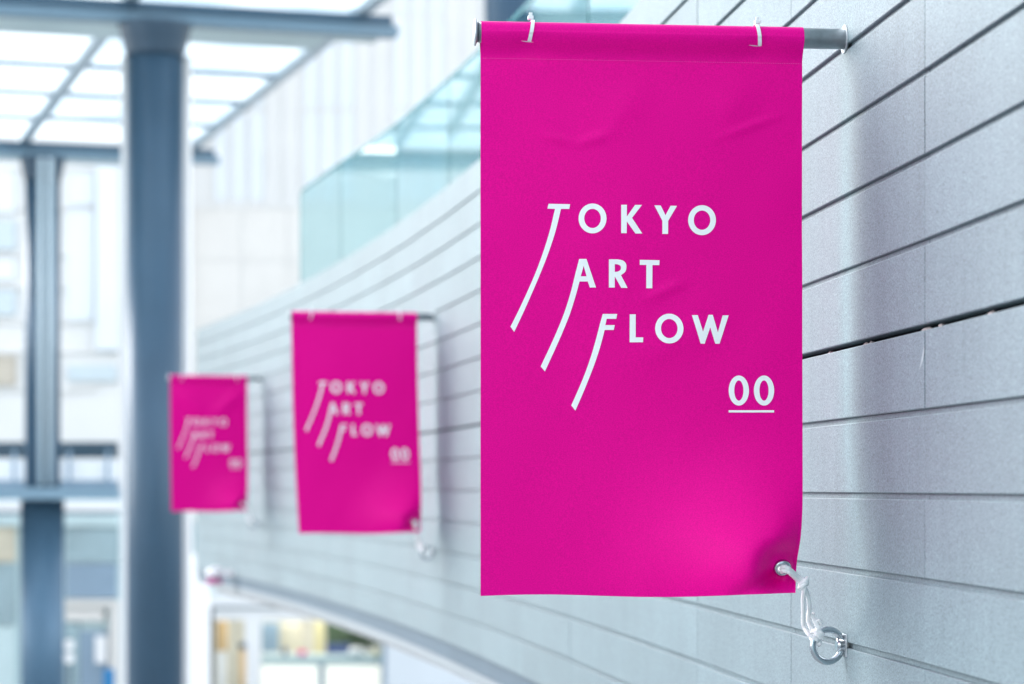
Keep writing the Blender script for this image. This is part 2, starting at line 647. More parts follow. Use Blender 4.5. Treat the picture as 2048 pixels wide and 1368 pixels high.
def smooth_curve(pts, n=5):
    out = []
    for i in range(len(pts) - 1):
        p0 = pts[max(i - 1, 0)]; p1 = pts[i]; p2 = pts[i + 1]; p3 = pts[min(i + 2, len(pts) - 1)]
        for k in range(n):
            t = k / n
            out.append(tuple(0.5 * ((2 * p1[j]) + (-p0[j] + p2[j]) * t + (2 * p0[j] - 5 * p1[j] + 4 * p2[j] - p3[j]) * t * t + (-p0[j] + 3 * p1[j] - 3 * p2[j] + p3[j]) * t ** 3) for j in (0, 1)))
    out.append(pts[-1])
    return out


def tail(y0, x_top, tip_y, tip_x, bow):
    pass


addl(zA, [(283, 80), (408, 83), (403, 110)] + smooth_curve([(355, 110), (323, 240), (282, 365), (237, 480), (186, 600), (136, 712), (82, 826)]) +
     smooth_curve([(60, 796), (106, 705), (156, 598), (206, 483), (250, 365), (289, 240), (320, 110)]) + [(276, 108)])
addl(zA, ell(538, 166, 81, 87), ell(538, 166, 48, 56))
addl(zA, [(704, 87), (737, 87), (737, 155), (785, 88), (825, 88), (767, 163), (827, 254), (787, 254), (737, 184), (736, 252), (704, 252)])
addl(zA, [(897, 90), (934, 91), (962, 147), (992, 92), (1029, 93), (978, 180), (977, 256), (944, 256), (944, 180)])
addl(zA, ell(1175, 176, 81, 87), ell(1175, 176, 48, 56))
addl(zA, [(460, 402), (502, 402), (558, 568), (522, 568), (510, 533)] + smooth_curve([(462, 533), (438, 622), (404, 728), (361, 835), (312, 945), (261, 1056)]) +
     smooth_curve([(236, 1027), (286, 922), (335, 812), (377, 705), (411, 595), (437, 490)]) + [(460, 402)][:0],
     [(486, 442), (503, 503), (469, 503)])
addl(zA, [(633, 404), (680, 404)] + smooth_curve([(680, 404), (712, 410), (731, 427), (735, 450), (728, 476), (703, 496)])[1:] + [(742, 570), (705, 570), (667, 503), (667, 568), (633, 568)],
     [(667, 432)] + smooth_curve([(682, 433), (698, 440), (703, 453), (698, 468), (682, 476)]) + [(667, 477)])
addl(zA, [(813, 407), (928, 409), (927, 437), (887, 437), (886, 572), (851, 572), (851, 436), (813, 436)])
addl(zA, [(597, 722), (681, 722), (676, 750), (620, 750), (612, 787), (667, 787), (661, 815)] + smooth_curve([(608, 815), (583, 910), (553, 1003), (518, 1095), (480, 1188), (438, 1284)]) +
     smooth_curve([(414, 1254), (456, 1160), (497, 1060), (532, 958), (560, 860), (580, 783)]))
addl(zA, [(754, 724), (789, 724), (788, 858), (832, 859), (831, 887), (753, 887)])
addl(zA, ell(984, 807, 82, 87), ell(984, 807, 48, 56))
addl(zA, [(1116, 729), (1150, 729), (1180, 825), (1213, 727), (1237, 727), (1267, 828), (1295, 730), (1330, 730), (1277, 895), (1252, 895), (1222, 800), (1190, 895), (1166, 894)])
addl(zB, ell(243, 257, 64, 95), ell(243, 257, 29, 64))
addl(zB, ell(402, 257, 64, 95), ell(402, 257, 29, 64))
addl(zB, [(178, 382), (465, 382), (465, 396), (178, 396)])

# near banner frame: outer top corner at photo (961, 42)
B0Y = 4.435
BW = 0.600
BS = wall_slope(WZ0)
B0X = (961 - 1024) / F * B0Y
TOPH = (HY - 42) / F * B0Y
BR = 0.0195                # pole radius
SEAM = 0.068
BH = (1192 - 42) / F * B0Y


def to_banner(p):
    m = -BS
    r = (p[0] - 1024) / F
    sx = (r * B0Y - B0X) / (1 - r * m)
    Y = B0Y + m * sx
    return sx * math.sqrt(1 + m * m), TOPH - (HY - p[1]) / F * Y


LET_B = [([to_banner(p) for p in o], [[to_banner(p) for p in h] for h in hs_]) for o, hs_ in LET]
GS, GT = to_banner((1571, 1139))


def seg_dist(s, t, a, b):
    ax, ay = a; bx, by = b
    vx, vy = bx - ax, by - ay
    L2 = vx * vx + vy * vy
    f = ((s - ax) * vx + (t - ay) * vy) / L2
    fc = min(1, max(0, f))
    qx, qy = ax + vx * fc, ay + vy * fc
    d = math.hypot(s - qx, t - qy)
    sd = (vx * (t - ay) - vy * (s - ax)) / math.sqrt(L2)
    return d, sd, fc


def crease(pa, pb, amp, wd):
    return (to_banner(pa), to_banner(pb), amp, wd)


CREASES = {
    0: [crease((1085, 268), (1150, 288), 0.0022, 0.008), crease((1150, 288), (1225, 268), 0.0022, 0.009),
        crease((1425, 280), (1570, 228), 0.0018, 0.007), crease((1285, 600), (1375, 562), 0.0022, 0.010),
        crease((1000, 150), (1130, 280), 0.0016, 0.03), crease((1290, 150), (1210, 270), 0.0014, 0.03),
        crease((1230, 740), (1440, 640), 0.0015, 0.03), crease((1520, 100), (1440, 260), 0.0016, 0.03)],
    1: [crease((1000, 300), (1500, 500), 0.003, 0.08)],
    2: [crease((990, 140), (1290, 420), 0.010, 0.05), crease((1290, 420), (1590, 140), 0.010, 0.05)],
}


def fabric_y(s, t, var):
    """depth of the cloth behind (+) or in front of (-) the pole axis plane"""
    if t < SEAM:
        # pocket round the pole
        rr = BR + 0.0012
        tc = rr
        if t < tc:
            return -math.sqrt(max(0.0, rr * rr - (t - tc) ** 2))
        f = (t - tc) / (SEAM - tc)
        pinch = 0.0
        for sc_ in (0.092, 0.515):
            pinch += math.exp(-((s - sc_) / 0.03) ** 2) * 0.004 * math.sin(math.pi * f)
        e = 0.5 + 0.5 * math.cos(math.pi * f)
        return -rr * e + pinch - 0.0012
    h = t - SEAM
    fade = min(1.0, h / 0.10)
    fade = fade * fade * (3 - 2 * fade)
    y = -0.0012
    y += fade * 0.006 * noise.noise(Vector((s * 3.2, t * 2.1, 3.1 + var * 5)))
    y += fade * 0.0016 * noise.noise(Vector((s * 9 + t * 4, t * 7, 9.1 + var * 5)))
    for a, b, amp, wd in CREASES[var]:
        d, sd, fc = seg_dist(s, t, a, b)
        y += -1.7 * amp * math.exp(-(d / wd) ** 2) * math.sin(math.pi * min(1, max(0.08, fc * 0.9 + 0.05))) * fade
    # corner pulled by the cord
    dx, dt = s - GS, t - GT
    pr = math.hypot(dx, dt)
    q = max(0.0, pr - 0.020)
    p2 = (dx * 0.80) ** 2 + (dt * 1.0) ** 2
    y += -0.120 * math.exp(-p2 / 0.165 ** 2)
    y += 0.044 * math.exp(-(q / 0.030) ** 2)
    # right edge curls away towards the wall above the eyelet
    e = min(1.0, max(0.0, (dx + 0.028) / 0.055))
    y += 0.036 * e * e * math.exp(-((t - GT + 0.02) / 0.07) ** 2) * min(1.0, pr / 0.03)
    # crease from the eyelet to lower left
    a = (GS - 0.010, GT + 0.016); b = (GS - 0.105, GT + 0.052)
    d, sd, fc = seg_dist(s, t, a, b)
    y += 0.022 * math.exp(-(d / 0.016) ** 2) * (1 - fc) ** 0.8
    y += 0.010 * math.sin(max(0.0, (s - 0.30)) * 9) * max(0.0, (t - 0.95)) / 0.11
    return y


def fabric_pt(s, t, var, off=0.0):
    y = fabric_y(s, t, var)
    if off:
        e = 0.002
        ds = (fabric_y(s + e, t, var) - fabric_y(s - e, t, var)) / (2 * e)
        dt = (fabric_y(s, t + e, var) - fabric_y(s, t - e, var)) / (2 * e)
        n = Vector((ds, -1, -dt)).normalized()     # towards the viewer
    x = s + 0.125 * (y + 0.0012) * (s / BW) * min(1.0, max(0.0, (t - 0.5) / 0.2))
    z = -t
    # right edge draws in towards the bottom
    edge = max(0.0, (t - 0.70) / 0.36)
    x -= 0.021 * edge ** 2 * (max(0.0, s - 0.33) / 0.27) ** 1.5
    # shear of the banners pulled sideways
    sh = (0.0, 0.034, 0.010)[var]
    x += sh * t * t / BH
    z -= -0.006 * max(0, t - 0.9) / 0.16 * (max(0, s - 0.35) / 0.25) ** 2
    z += 0.0022 * math.sin(s * 15) * max(0, t - 0.95) / 0.1
    v = Vector((x, y, z))
    if off:
        v += n * off
    return v


def make_banner(var, parent, res):
    nS = int(BW / res)
    # cloth front with the pocket wrapped behind the pole
    bm = bmesh.new()
    ts = []
    t = 0.0
    while t < SEAM:
        ts.append(t); t += 0.0016 if var == 0 else 0.004
    nT = int((BH - SEAM) / res)
    ts += [SEAM + (BH - SEAM) * i / nT for i in range(nT + 1)]
    grid = []
    for t in ts:
        grid.append([bm.verts.new(fabric_pt(BW * i / nS, t, var)) for i in range(nS + 1)])
    for a, b in zip(grid[:-1], grid[1:]):
        for i in range(nS):
            bm.faces.new((a[i], b[i], b[i + 1], a[i + 1]))
    # hole for the eyelet
    g = fabric_pt(GS, GT, var)
    kill = [f for f in bm.faces if (f.calc_center_median() - g).length < 0.0135]
    bmesh.ops.delete(bm, geom=kill, context='FACES')
    # back of the pocket: from the top over the back of the pole down to the seam
    rr = BR + 0.0012
    prev = grid[0]
    for j in range(1, 19):
        f = j / 18
        row = []
        for i in range(nS + 1):
            s = BW * i / nS
            if f < 0.5:
                a = math.pi / 2 * (f / 0.5)
                yv = rr * math.sin(a); zv = -rr + rr * math.cos(a)
            else:
                q = (f - 0.5) / 0.5
                yv = rr * (0.5 + 0.5 * math.cos(math.pi * q)) + 0.0004
                zv = -rr - (SEAM - rr) * q
            row.append(bm.verts.new((s, yv, zv)))
        for i in range(nS):
            bm.faces.new((prev[i], prev[i + 1], row[i + 1], row[i]))
        prev = row
    bmesh.ops.recalc_face_normals(bm, faces=bm.faces)
    me = bpy.data.meshes.new('fabric')
    bm.to_mesh(me); bm.free()
    cloth = link_mesh('fabric', me, M['pink'], parent, True)
    # printed letters
    for outer, holes in LET_B:
        loops = [[Vector((p[0], p[1], 0)) for p in outer]] + [[Vector((p[0], p[1], 0)) for p in h] for h in holes]
        tri = tessellate_polygon(loops)
        flat = [v for l in loops for v in l]
        bm = bmesh.new()
        vs = [bm.verts.new(v) for v in flat]
        for q in tri:
            try: bm.faces.new([vs[i] for i in q])
            except ValueError: pass
        bmesh.ops.remove_doubles(bm, verts=bm.verts, dist=1e-7)
        cell = 0.012 if var == 0 else 0.03
        xs = [v.co.x for v in bm.verts]; ys = [v.co.y for v in bm.verts]
        for axis, lo, hi in ((0, min(xs), max(xs)), (1, min(ys), max(ys))):
            c = (math.floor(lo / cell) + 1) * cell
            while c < hi:
                co = Vector((c, 0, 0)) if axis == 0 else Vector((0, c, 0))
                no = Vector((1, 0, 0)) if axis == 0 else Vector((0, 1, 0))
                bmesh.ops.bisect_plane(bm, geom=bm.verts[:] + bm.edges[:] + bm.faces[:], plane_co=co, plane_no=no, dist=1e-6)
                c += cell
        for v in bm.verts:
            v.co = fabric_pt(v.co.x, v.co.y, var, 0.0007 if var == 0 else 0.0015)
        for f in bm.faces:
            f.normal_update()
            if f.normal.y > 0: f.normal_flip()
        me = bpy.data.meshes.new('letter')
        bm.to_mesh(me); bm.free()
        link_mesh('letter' if outer is not LET_B[-1][0] else 'underline', me, M['ink'], parent, True)
    # row of stitches along the pocket seam
    bm = bmesh.new()
    st = 0.0034 if var == 0 else 0.012
    s = 0.004
    while s < BW - 0.004:
        p0 = fabric_pt(s, SEAM + 0.0003 + 0.0004 * noise.noise(Vector((s * 80, 0, 0))), var, 0.0004)
        p1 = fabric_pt(s + st * 0.55, SEAM + 0.0003, var, 0.0004)
        bm_tube(bm, [p0, p1], 0.00032 if var == 0 else 0.0006, 4)
        s += st
    build('stitching', bm, M['stitch'], parent)['kind'] = 'stuff'
    # slits where the ties go through
    for sc_ in (0.092, 0.515):
        bm = bmesh.new()
        vs = []
        for i in range(7):
            s = sc_ - 0.018 + 0.0225 * i / 6
            wdt = 0.0008 * math.sin(math.pi * (0.1 + 0.85 * i / 6))
            tt = 0.0375 + 0.0015 * i / 6
            vs.append((bm.verts.new(fabric_pt(s, tt - wdt, var, 0.0005)), bm.verts.new(fabric_pt(s, tt + wdt, var, 0.0005))))
        for a, b in zip(vs[:-1], vs[1:]):
            bm.faces.new((a[0], a[1], b[1], b[0]))
        build('slit', bm, M['hem'], parent)
    # eyelet
    e = 0.012
    c = fabric_pt(GS, GT, var)
    nx = (fabric_pt(GS + e, GT, var) - fabric_pt(GS - e, GT, var)).normalized()
    nz = (fabric_pt(GS, GT - e, var) - fabric_pt(GS, GT + e, var)).normalized()
    ny = nz.cross(nx).normalized()
    nz = nx.cross(ny).normalized()
    bm = bmesh.new()
    prof = [(0.0095, 0.0045), (0.0095, -0.002), (0.0105, -0.0038), (0.0125, -0.0042), (0.0150, -0.0030), (0.0166, -0.0010), (0.0168, 0.0045)]
    rings = []
    for r, h in prof:
        rings.append([bm.verts.new(c + nx * r * math.cos(2 * math.pi * k / 40) + nz * r * math.sin(2 * math.pi * k / 40) + ny * h) for k in range(40)])
    for a, b in zip(rings, rings[1:] + rings[:1]):
        for k in range(40):
            bm.faces.new((a[k], a[(k + 1) % 40], b[(k + 1) % 40], b[k]))
    build('eyelet', bm, M['steel'], parent, True)
    return cloth


def cord_pts(var):
    # control points in banner frame (x along the pole, y away from viewer, z up)
    def q(p, y):
        s, t = to_banner(p)
        return Vector((s, y, -t))
    global KY
    KY = fabric_pt(*to_banner((1584, 1158)), var).y - 0.006
    g = fabric_pt(GS, GT, var)
    return q, g


def smooth3(pts, n=8):
    out = []
    for i in range(len(pts) - 1):
        p0 = pts[max(i - 1, 0)]; p1 = pts[i]; p2 = pts[i + 1]; p3 = pts[min(i + 2, len(pts) - 1)]
        for k in range(n):
            t = k / n
            out.append(0.5 * ((2 * p1) + (-p0 + p2) * t + (2 * p0 - 5 * p1 + 4 * p2 - p3) * t * t + (-p0 + 3 * p1 - 3 * p2 + p3) * t ** 3))
    out.append(pts[-1])
    return out


def braid_tube(bm, pts, r, seg=10, ph=0.0):
    """tube with a plaited surface"""
    n = len(pts)
    rings = []
    up = Vector((0, 1, 0))
    acc = 0.0
    for i in range(n):
        d = (pts[min(i + 1, n - 1)] - pts[max(i - 1, 0)]).normalized()
        if i: acc += (pts[i] - pts[i - 1]).length
        s = d.cross(up)
        if s.length < 1e-4: s = Vector((1, 0, 0))
        s.normalize(); up = s.cross(d).normalized()
        ring = []
        for k in range(seg):
            a = 2 * math.pi * k / seg
            rr = r * (1 + 0.20 * math.sin(a * 2 + acc * 620 + ph) * math.sin(a * 2 - acc * 620))
            ring.append(bm.verts.new(pts[i] + (s * math.cos(a) + up * math.sin(a)) * rr))
        rings.append(ring)
    for a, b in zip(rings[:-1], rings[1:]):
        for k in range(seg):
            bm.faces.new((a[k], a[(k + 1) % seg], b[(k + 1) % seg], b[k]))
    bm.faces.new(rings[0][::-1]); bm.faces.new(rings[-1])


def densify(pts, n):
    return smooth3([Vector(p) for p in pts], n)


def hardware(var, origin, yaw, scale, gap, words, first=None):
    """pole, two ties, cord, eye bolt for one banner; words describe where it hangs"""
    which, fabric_word = words
    rr = BR + 0.0012

    def root(name):
        e = empty(name, origin, yaw)
        e.scale = (scale, scale, scale)
        return e
    L = BW + gap / scale
    pole = root('banner_pole')
    tag(pole, which['pole'], 'pole', 'steel poles carrying the banners')
    tb = lathe('tube', [(BR - 0.0006, -0.004), (BR - 0.0006, L - 0.002)], M['galv'], pole, 32, 'X')
    tb.location = (0, 0, -rr)
    cp = lathe('end_cap', [(0.017, -0.004), (0.0185, -0.0062), (0.0205, -0.0075), (0.0245, -0.0085), (0.0250, -0.0100), (0.0240, -0.0118), (0.010, -0.0128)], M['galv'], pole, 36, 'X')
    cp.location = (0, 0, -rr)
    fl = lathe('wall_flange', [(0.0262, L - 0.0045), (0.0268, L - 0.003), (0.0262, L - 0.0005)], M['galv'], pole, 36, 'X')
    fl.location = (0, 0, -rr)
    # cable ties
    for i, sc_ in enumerate((0.092, 0.515)):
        tie = root('cable_tie')
        tag(tie, which['tie'][i], 'cable tie', 'white cable ties on the poles')
        # strap: flat loop round the pole, leaning slightly
        bm = bmesh.new()
        N = 48
        rings = []
        lean = (0.004 if i == 0 else -0.003)
        for k in range(N):
            a = 2 * math.pi * k / N
            ca, sa = math.cos(a), math.sin(a)
            r0 = BR + 0.0032
            r1 = r0 + 0.0013
            x = sc_ + lean * ca
            if ca < -0.2: r0 -= 0.002; r1 -= 0.002
            rings.append([bm.verts.new((x + dx, -r * sa, -rr + r * ca + 0.0006)) for dx, r in ((-0.0034, r0), (0.0034, r0), (0.0034, r1), (-0.0034, r1))])
        for k in range(N):
            a, b = rings[k], rings[(k + 1) % N]
            for j in range(4):
                bm.faces.new((a[j], a[(j + 1) % 4], b[(j + 1) % 4], b[j]))
        build('strap', bm, M['nylon'], tie)
        bm = bmesh.new()
        bm_box(bm, (sc_ - 0.0053, -0.0075, 0.0035), (sc_ + 0.0053, 0.0020, 0.0110), 0.0012)
        bm_box(bm, (sc_ - 0.0032, -0.0058, 0.0112), (sc_ + 0.0032, -0.0020, 0.0165), 0.0006)
        build('tie_head', bm, M['nylon'], tie)
    # eye bolt
    q, g = cord_pts(var)
    bx = L
    bz = -to_banner((1655, 1291))[1]
    ring_x = to_banner((1655, 1291))[0]
    bolt = root('eye_bolt')
    tag(bolt, which['bolt'], 'eye bolt', 'steel eye bolts in the wall')
    Rr = 0.0302
    pts = []
    for k in range(48):
        a = 2 * math.pi * k / 48
        pts.append(Vector((ring_x + Rr * math.cos(a) * 0.97, Rr * math.cos(a) * 0.22, bz + Rr * math.sin(a))))
    tube('ring', pts, 0.0063, M['steel'], bolt, 14, True)
    sh = lathe('shank', [(0.0095, ring_x + Rr - 0.013), (0.0128, ring_x + Rr - 0.0115), (0.0132, ring_x + Rr + 0.002), (0.0132, L - 0.0035)], M['steel'], bolt, 28, 'X')
    sh.location = (0, 0.004, bz + 0.001)
    pl = box('base_plate', (L - 0.0032, -0.015, bz - 0.021), (L - 0.0004, 0.022, bz + 0.021), M['galv'], bolt, 0.0008)
    # cord
    cord = root('cord')
    tag(cord, which['cord'], 'cord', 'white cords tying the banners down')
    yb = 0.012
    cr = 0.0043
    # two strands from the eyelet to the ring
    A1 = [g + Vector((0.000, 0.012, -0.002)), g + Vector((-0.001, -0.004, 0.003)), g + Vector((0.008, -0.011, 0.001)), q((1582, 1152), KY), q((1592, 1160), KY - 0.002), q((1593, 1174), KY), q((1594, 1195), KY * 0.8), q((1599, 1222), KY * 0.5), q((1608, 1250), 0.002), q((1616, 1268), -0.006), q((1630, 1277), -0.010), q((1636, 1284), 0.004)]
    A2 = [g + Vector((0.001, 0.012, -0.008)), g + Vector((0.000, -0.004, -0.004)), g + Vector((0.010, -0.010, -0.006)), q((1581, 1158), KY), q((1591, 1166), KY), q((1604, 1190), KY * 0.75), q((1612, 1215), KY * 0.45), q((1619, 1240), 0.010), q((1625, 1260), 0.008), q((1632, 1272), 0.012), q((1640, 1280), 0.004), q((1636, 1290), -0.008)]
    bm = bmesh.new()
    n = 14 if var == 0 else 4
    braid_tube(bm, densify(A1, n), cr)
    braid_tube(bm, densify(A2, n), cr, ph=1.0)
    build('strand', bm, M['rope'], cord, True)
    # knot at the eyelet: two turns
    bm = bmesh.new()
    c0 = q((1591, 1163), KY)
    pts = []
    for k in range(40):
        a = 2 * math.pi * k / 20
        pts.append(c0 + Vector((0.0062 * math.cos(a) + 0.001 * k / 40, 0.0078 * math.sin(a), 0.0058 * math.cos(a) * 0.8 - 0.006 + 0.010 * k / 40)))
    braid_tube(bm, pts, 0.0042)
    build('knot', bm, M['rope'], cord, True)
    bm = bmesh.new()
    c1 = q((1632, 1268), -0.002)
    pts = []
    for k in range(60):
        a = 2 * math.pi * k / 20
        pts.append(c1 + Vector((-0.008 + 0.016 * k / 60 + 0.0035 * math.cos(a), 0.0072 * math.sin(a), 0.0070 * math.cos(a) - 0.002 + 0.003 * math.sin(k * 0.3))))
    braid_tube(bm, pts, 0.0040)
    # turns round the ring wire
    a0 = math.radians(128)
    rc = Vector((ring_x + Rr * math.cos(a0) * 0.97, Rr * math.cos(a0) * 0.22, bz + Rr * math.sin(a0)))
    rad = Vector((math.cos(a0), 0, math.sin(a0)))
    tan = Vector((-math.sin(a0), 0, math.cos(a0)))
    pts = []
    for k in range(56):
        a = 2 * math.pi * k / 18
        pts.append(rc + tan * (-0.006 + 0.012 * k / 56) + rad * 0.0078 * math.cos(a) + Vector((0, 1, 0)) * 0.0078 * math.sin(a))
    braid_tube(bm, pts, 0.0038, ph=2)
    build('knot', bm, M['rope'], cord, True)
    bm = bmesh.new()
    T1 = [q((1634, 1268), -0.008), q((1634, 1256), -0.012), q((1628, 1243), -0.010), q((1623, 1229), -0.006)]
    T2 = [q((1628, 1266), -0.010), q((1634, 1255), -0.014), q((1640, 1250), -0.012), q((1634, 1240), -0.014), q((1629, 1246), -0.012)]
    braid_tube(bm, densify(T1, 9), 0.0046)
    braid_tube(bm, densify(T2, 7), 0.0030)
    # frayed end
    for k in range(14):
        a = random.uniform(0, 6.28)
        e0 = T1[-1]
        bm_tube(bm, [e0 + Vector((math.cos(a) * 0.0025, math.sin(a) * 0.0025, -0.001)), e0 + Vector((math.cos(a) * 0.0042, math.sin(a) * 0.0042, 0.003 + random.random() * 0.002))], 0.0004, 4)
    build('loose_end', bm, M['rope'], cord, True)
    return pole


yaw0 = math.atan2(-BS, 1)
gap0 = 0
Wn = Vector((wall_x(WZ0), WZ0, 0))
# wall point hit by the near pole
def hit_wall(o, yaw):
    d = Vector((math.cos(yaw), math.sin(yaw), 0))
    lo, hi = 0.0, 3.0
    for _ in range(50):
        m = (lo + hi) / 2
        p = o + d * m
        if p.x < wall_x(p.y): lo = m
        else: hi = m
    return lo


specs = [
    dict(o=Vector((B0X, B0Y, EYE + TOPH)), yaw=yaw0, sc=1.0,
         label='large sharp pink banner reading TOKYO ART FLOW 00, nearest and rightmost of the three',
         pole='steel pole of the large nearest banner, its end fixed to the grey wall',
         tie=('cable tie at the outer, left end of the largest banner\'s pole', 'cable tie near the wall, on the right of the largest banner\'s pole'),
         bolt='shiny steel ring bolt in the wall right below the largest banner',
         cord='knotted white cord from the largest banner\'s eyelet to the sharp steel ring'),
    dict(px=868, left=583, top=622, wpx=249, label='middle-sized blurred pink banner, between the small one and the large one',
         pole='blurred pole carrying the middle-sized pink banner',
         tie=('cable tie at the left end of the middle banner\'s top edge', 'cable tie at the right end of the middle banner\'s top edge'),
         bolt='blurred ring bolt in the wall below the middle-sized banner',
         cord='blurred white cord at the lower right corner of the middle-sized banner'),
    dict(px=522, left=340, top=750, wpx=153, label='smallest and farthest pink banner, just right of the thick blue-grey column',
         pole='pole carrying the smallest, farthest pink banner',
         tie=('cable tie at the left end of the smallest banner\'s top edge', 'cable tie at the right end of the smallest banner\'s top edge'),
         bolt='ring bolt in the wall below the smallest, farthest banner',
         cord='white cord at the lower right corner of the smallest banner'),
]
for var, sp in enumerate(specs):
    if var > 0:
        Yw = wall_y_at(sp['px'])
        yaw = math.atan2(-wall_slope(Yw), 1)
        d = Vector((math.cos(yaw), math.sin(yaw), 0))
        W = Vector((wall_x(Yw), Yw, 0))
        # distance back along the pole to the banner's left edge
        lo, hi = 0.2, 1.4
        for _ in range(50):
            m = (lo + hi) / 2
            p = W - d * m
            if p.x / p.y * F + 1024 > sp['left']: lo = m
            else: hi = m
        o = W - d * lo
        o.z = EYE + (HY - sp['top']) / F * o.y
        sp['o'] = o; sp['yaw'] = yaw
        sp['sc'] = sp['wpx'] / F * Yw / BW * 1.006
    full = hit_wall(Vector((sp['o'].x, sp['o'].y, 0)), sp['yaw'])
    gap = full - BW * sp['sc']
    bn = empty('banner', sp['o'], sp['yaw'])
    bn.scale = (sp['sc'],) * 3
    tag(bn, sp['label'], 'banner', 'pink banners hung along the curved wall')
    make_banner(var, bn, (0.005, 0.012, 0.016)[var])
    hardware(var, sp['o'], sp['yaw'], sp['sc'], gap, (sp, None))

# ------------------------------------------------------------------ canopy and columns on the left
CA = Vector((-0.309, 1, 0)).normalized()          # receding
CB = Vector((CA.y, -CA.x, 0))                     # to the right
P1 = Vector(((310 - 1024) / F * 28.7, 28.7, 0))
P2 = Vector(((85 - 1024) / F * 40.3, 40.3, 0))
CL = (P2 - P1).length
CH = EYE + 927 / F * 28.7                         # underside of the beams
can = empty('glass_canopy', (P1.x, P1.y, CH), math.atan2(CB.y, CB.x))
tag(can, 'glass canopy on blue-grey steel beams over the left side of the passage', 'canopy')
T_R, T_L = 2.95, -7.0
for i, al in enumerate((0.0, CL)):
    bl = box('cross_beam', (T_L, al - 0.13, 0.0), (T_R, al + 0.13, 0.115), M['beam_light'], can)
    bt = box('beam_flange', (T_L, al - 0.15, 0.117), (T_R - 0.08, al + 0.15, 0.235), M['beam'], can)
    ec = lathe('beam_end_cap', [(0.055, T_R - 0.15), (0.06, T_R + 0.02), (0.05, T_R + 0.04)], M['white'], can, 16, 'X')
    ec.location = (0, al, 0.175 + 0.002)
BAY = CL / 5
rails = (-6.6, -3.45, -0.30, 2.50)
for tr in rails:
    box('rail', (tr - 0.085, -2 * BAY, 0.237), (tr + 0.085, CL + 0.2, 0.33), M['rail'], can)
for j in range(-2, 5):
    al = j * BAY
    if j % 5:
        for ta, tb in zip(rails[:-1], rails[1:]):
            box('purlin', (ta + 0.087, al - 0.035, 0.25), (tb - 0.087, al + 0.035, 0.32), M['purlin'], can)
pane_me = {}
for j in range(-2, 5):
    for ta, tb in zip(rails[:-1], rails[1:]):
        box('roof_pane', (ta + 0.01, j * BAY + 0.012, 0.335), (tb - 0.01, (j + 1) * BAY - 0.012, 0.352), M['pane'], can)
for al in (0.0, CL):
    box('soffit_plate', (T_L, al + 0.155, 0.205), (rails[-1] - 0.1, al + BAY - 0.2, 0.232), M['white_teal'], can)
    box('soffit_plate', (rails[-1] - 0.098, al + 0.155, 0.13), (T_R, al + 1.15, 0.155), M['white_teal'], can)


def column(P, r, top, label, cap=0.4, lower=None, zb=0.0):
    c = empty('column', (P.x, P.y, zb))
    tag(c, label, 'column', 'round steel columns')
    H = top - zb
    if lower:
        zl, rl = lower
        lathe('lower_shaft', [(rl, 0), (rl, zl - zb)], M['column_low_lit'], c, 48)
        lathe('shaft', [(r, zl - zb + 0.002), (r, H - cap)], M['column'], c, 48)
    else:
        lathe('shaft', [(r, 0), (r, H - cap)], M['column'], c, 48)
    lathe('capital', [(r * 1.03, H - cap + 0.002), (r * 1.06, H - cap + 0.05), (r * 1.22, H - 0.14), (r * 1.29, H - 0.05), (r * 1.29, H - 0.003)], M['column_dark'], c, 48)
    return c


column(P1, 0.335, CH, 'thick blue-grey round column in the left foreground carrying the canopy')
SLABZ = EYE + (HY - 975) / F * 39.4
column(P2, 0.29, CH, 'farther blue-grey column at the far left edge with pale pipes', lower=(EYE + (HY - 1000) / F * 40.0, 0.36))
for i, (a, b) in enumerate(((75, 87), (93, 107))):
    q0 = px((a + b) / 2, 330, 39.93)
    o = tube('downpipe', [(0, 0, 0), (0, 0, CH - 5.30)], 0.052, M['rail'], None, 16)
    o.location = (q0.x, 39.95, 5.24)
    tag(o, ('left' if i == 0 else 'right') + ' one of two pale pipes running up the far left column', 'pipe', 'pale pipes on the far left column')
# white casing behind the near column
cs = prect('column_casing', 242, 112, 378, 1700, 29.35, 0.25, M['white'])
zmin = min(v.co.z for v in cs.data.vertices)
for v in cs.data.vertices:
    if v.co.z < zmin + 0.01: v.co.z = 0.0
tag(cs, 'white casing standing directly behind the thick blue-grey column', 'casing')
# column seen above the glass, at the top of the picture
P3 = Vector(((1020 - 1024) / F * 25.0, 25.0, 0))
column(P3, 0.262, EYE + 7.2, 'blue-grey column at the top edge, just above the largest banner', zb=0.0)

# ------------------------------------------------------------------ building behind
YB = 64.0
bld = empty('office_building', (px(700, 0, YB).x, YB, 0))
tag(bld, 'tall white building with vertical fins above and cream panels below', 'building')


def at_b(name, x0, y0, x1, y1, Y, dep, m, parent):
    return prect(name, x0, y0, x1, y1, Y, dep, m, parent)


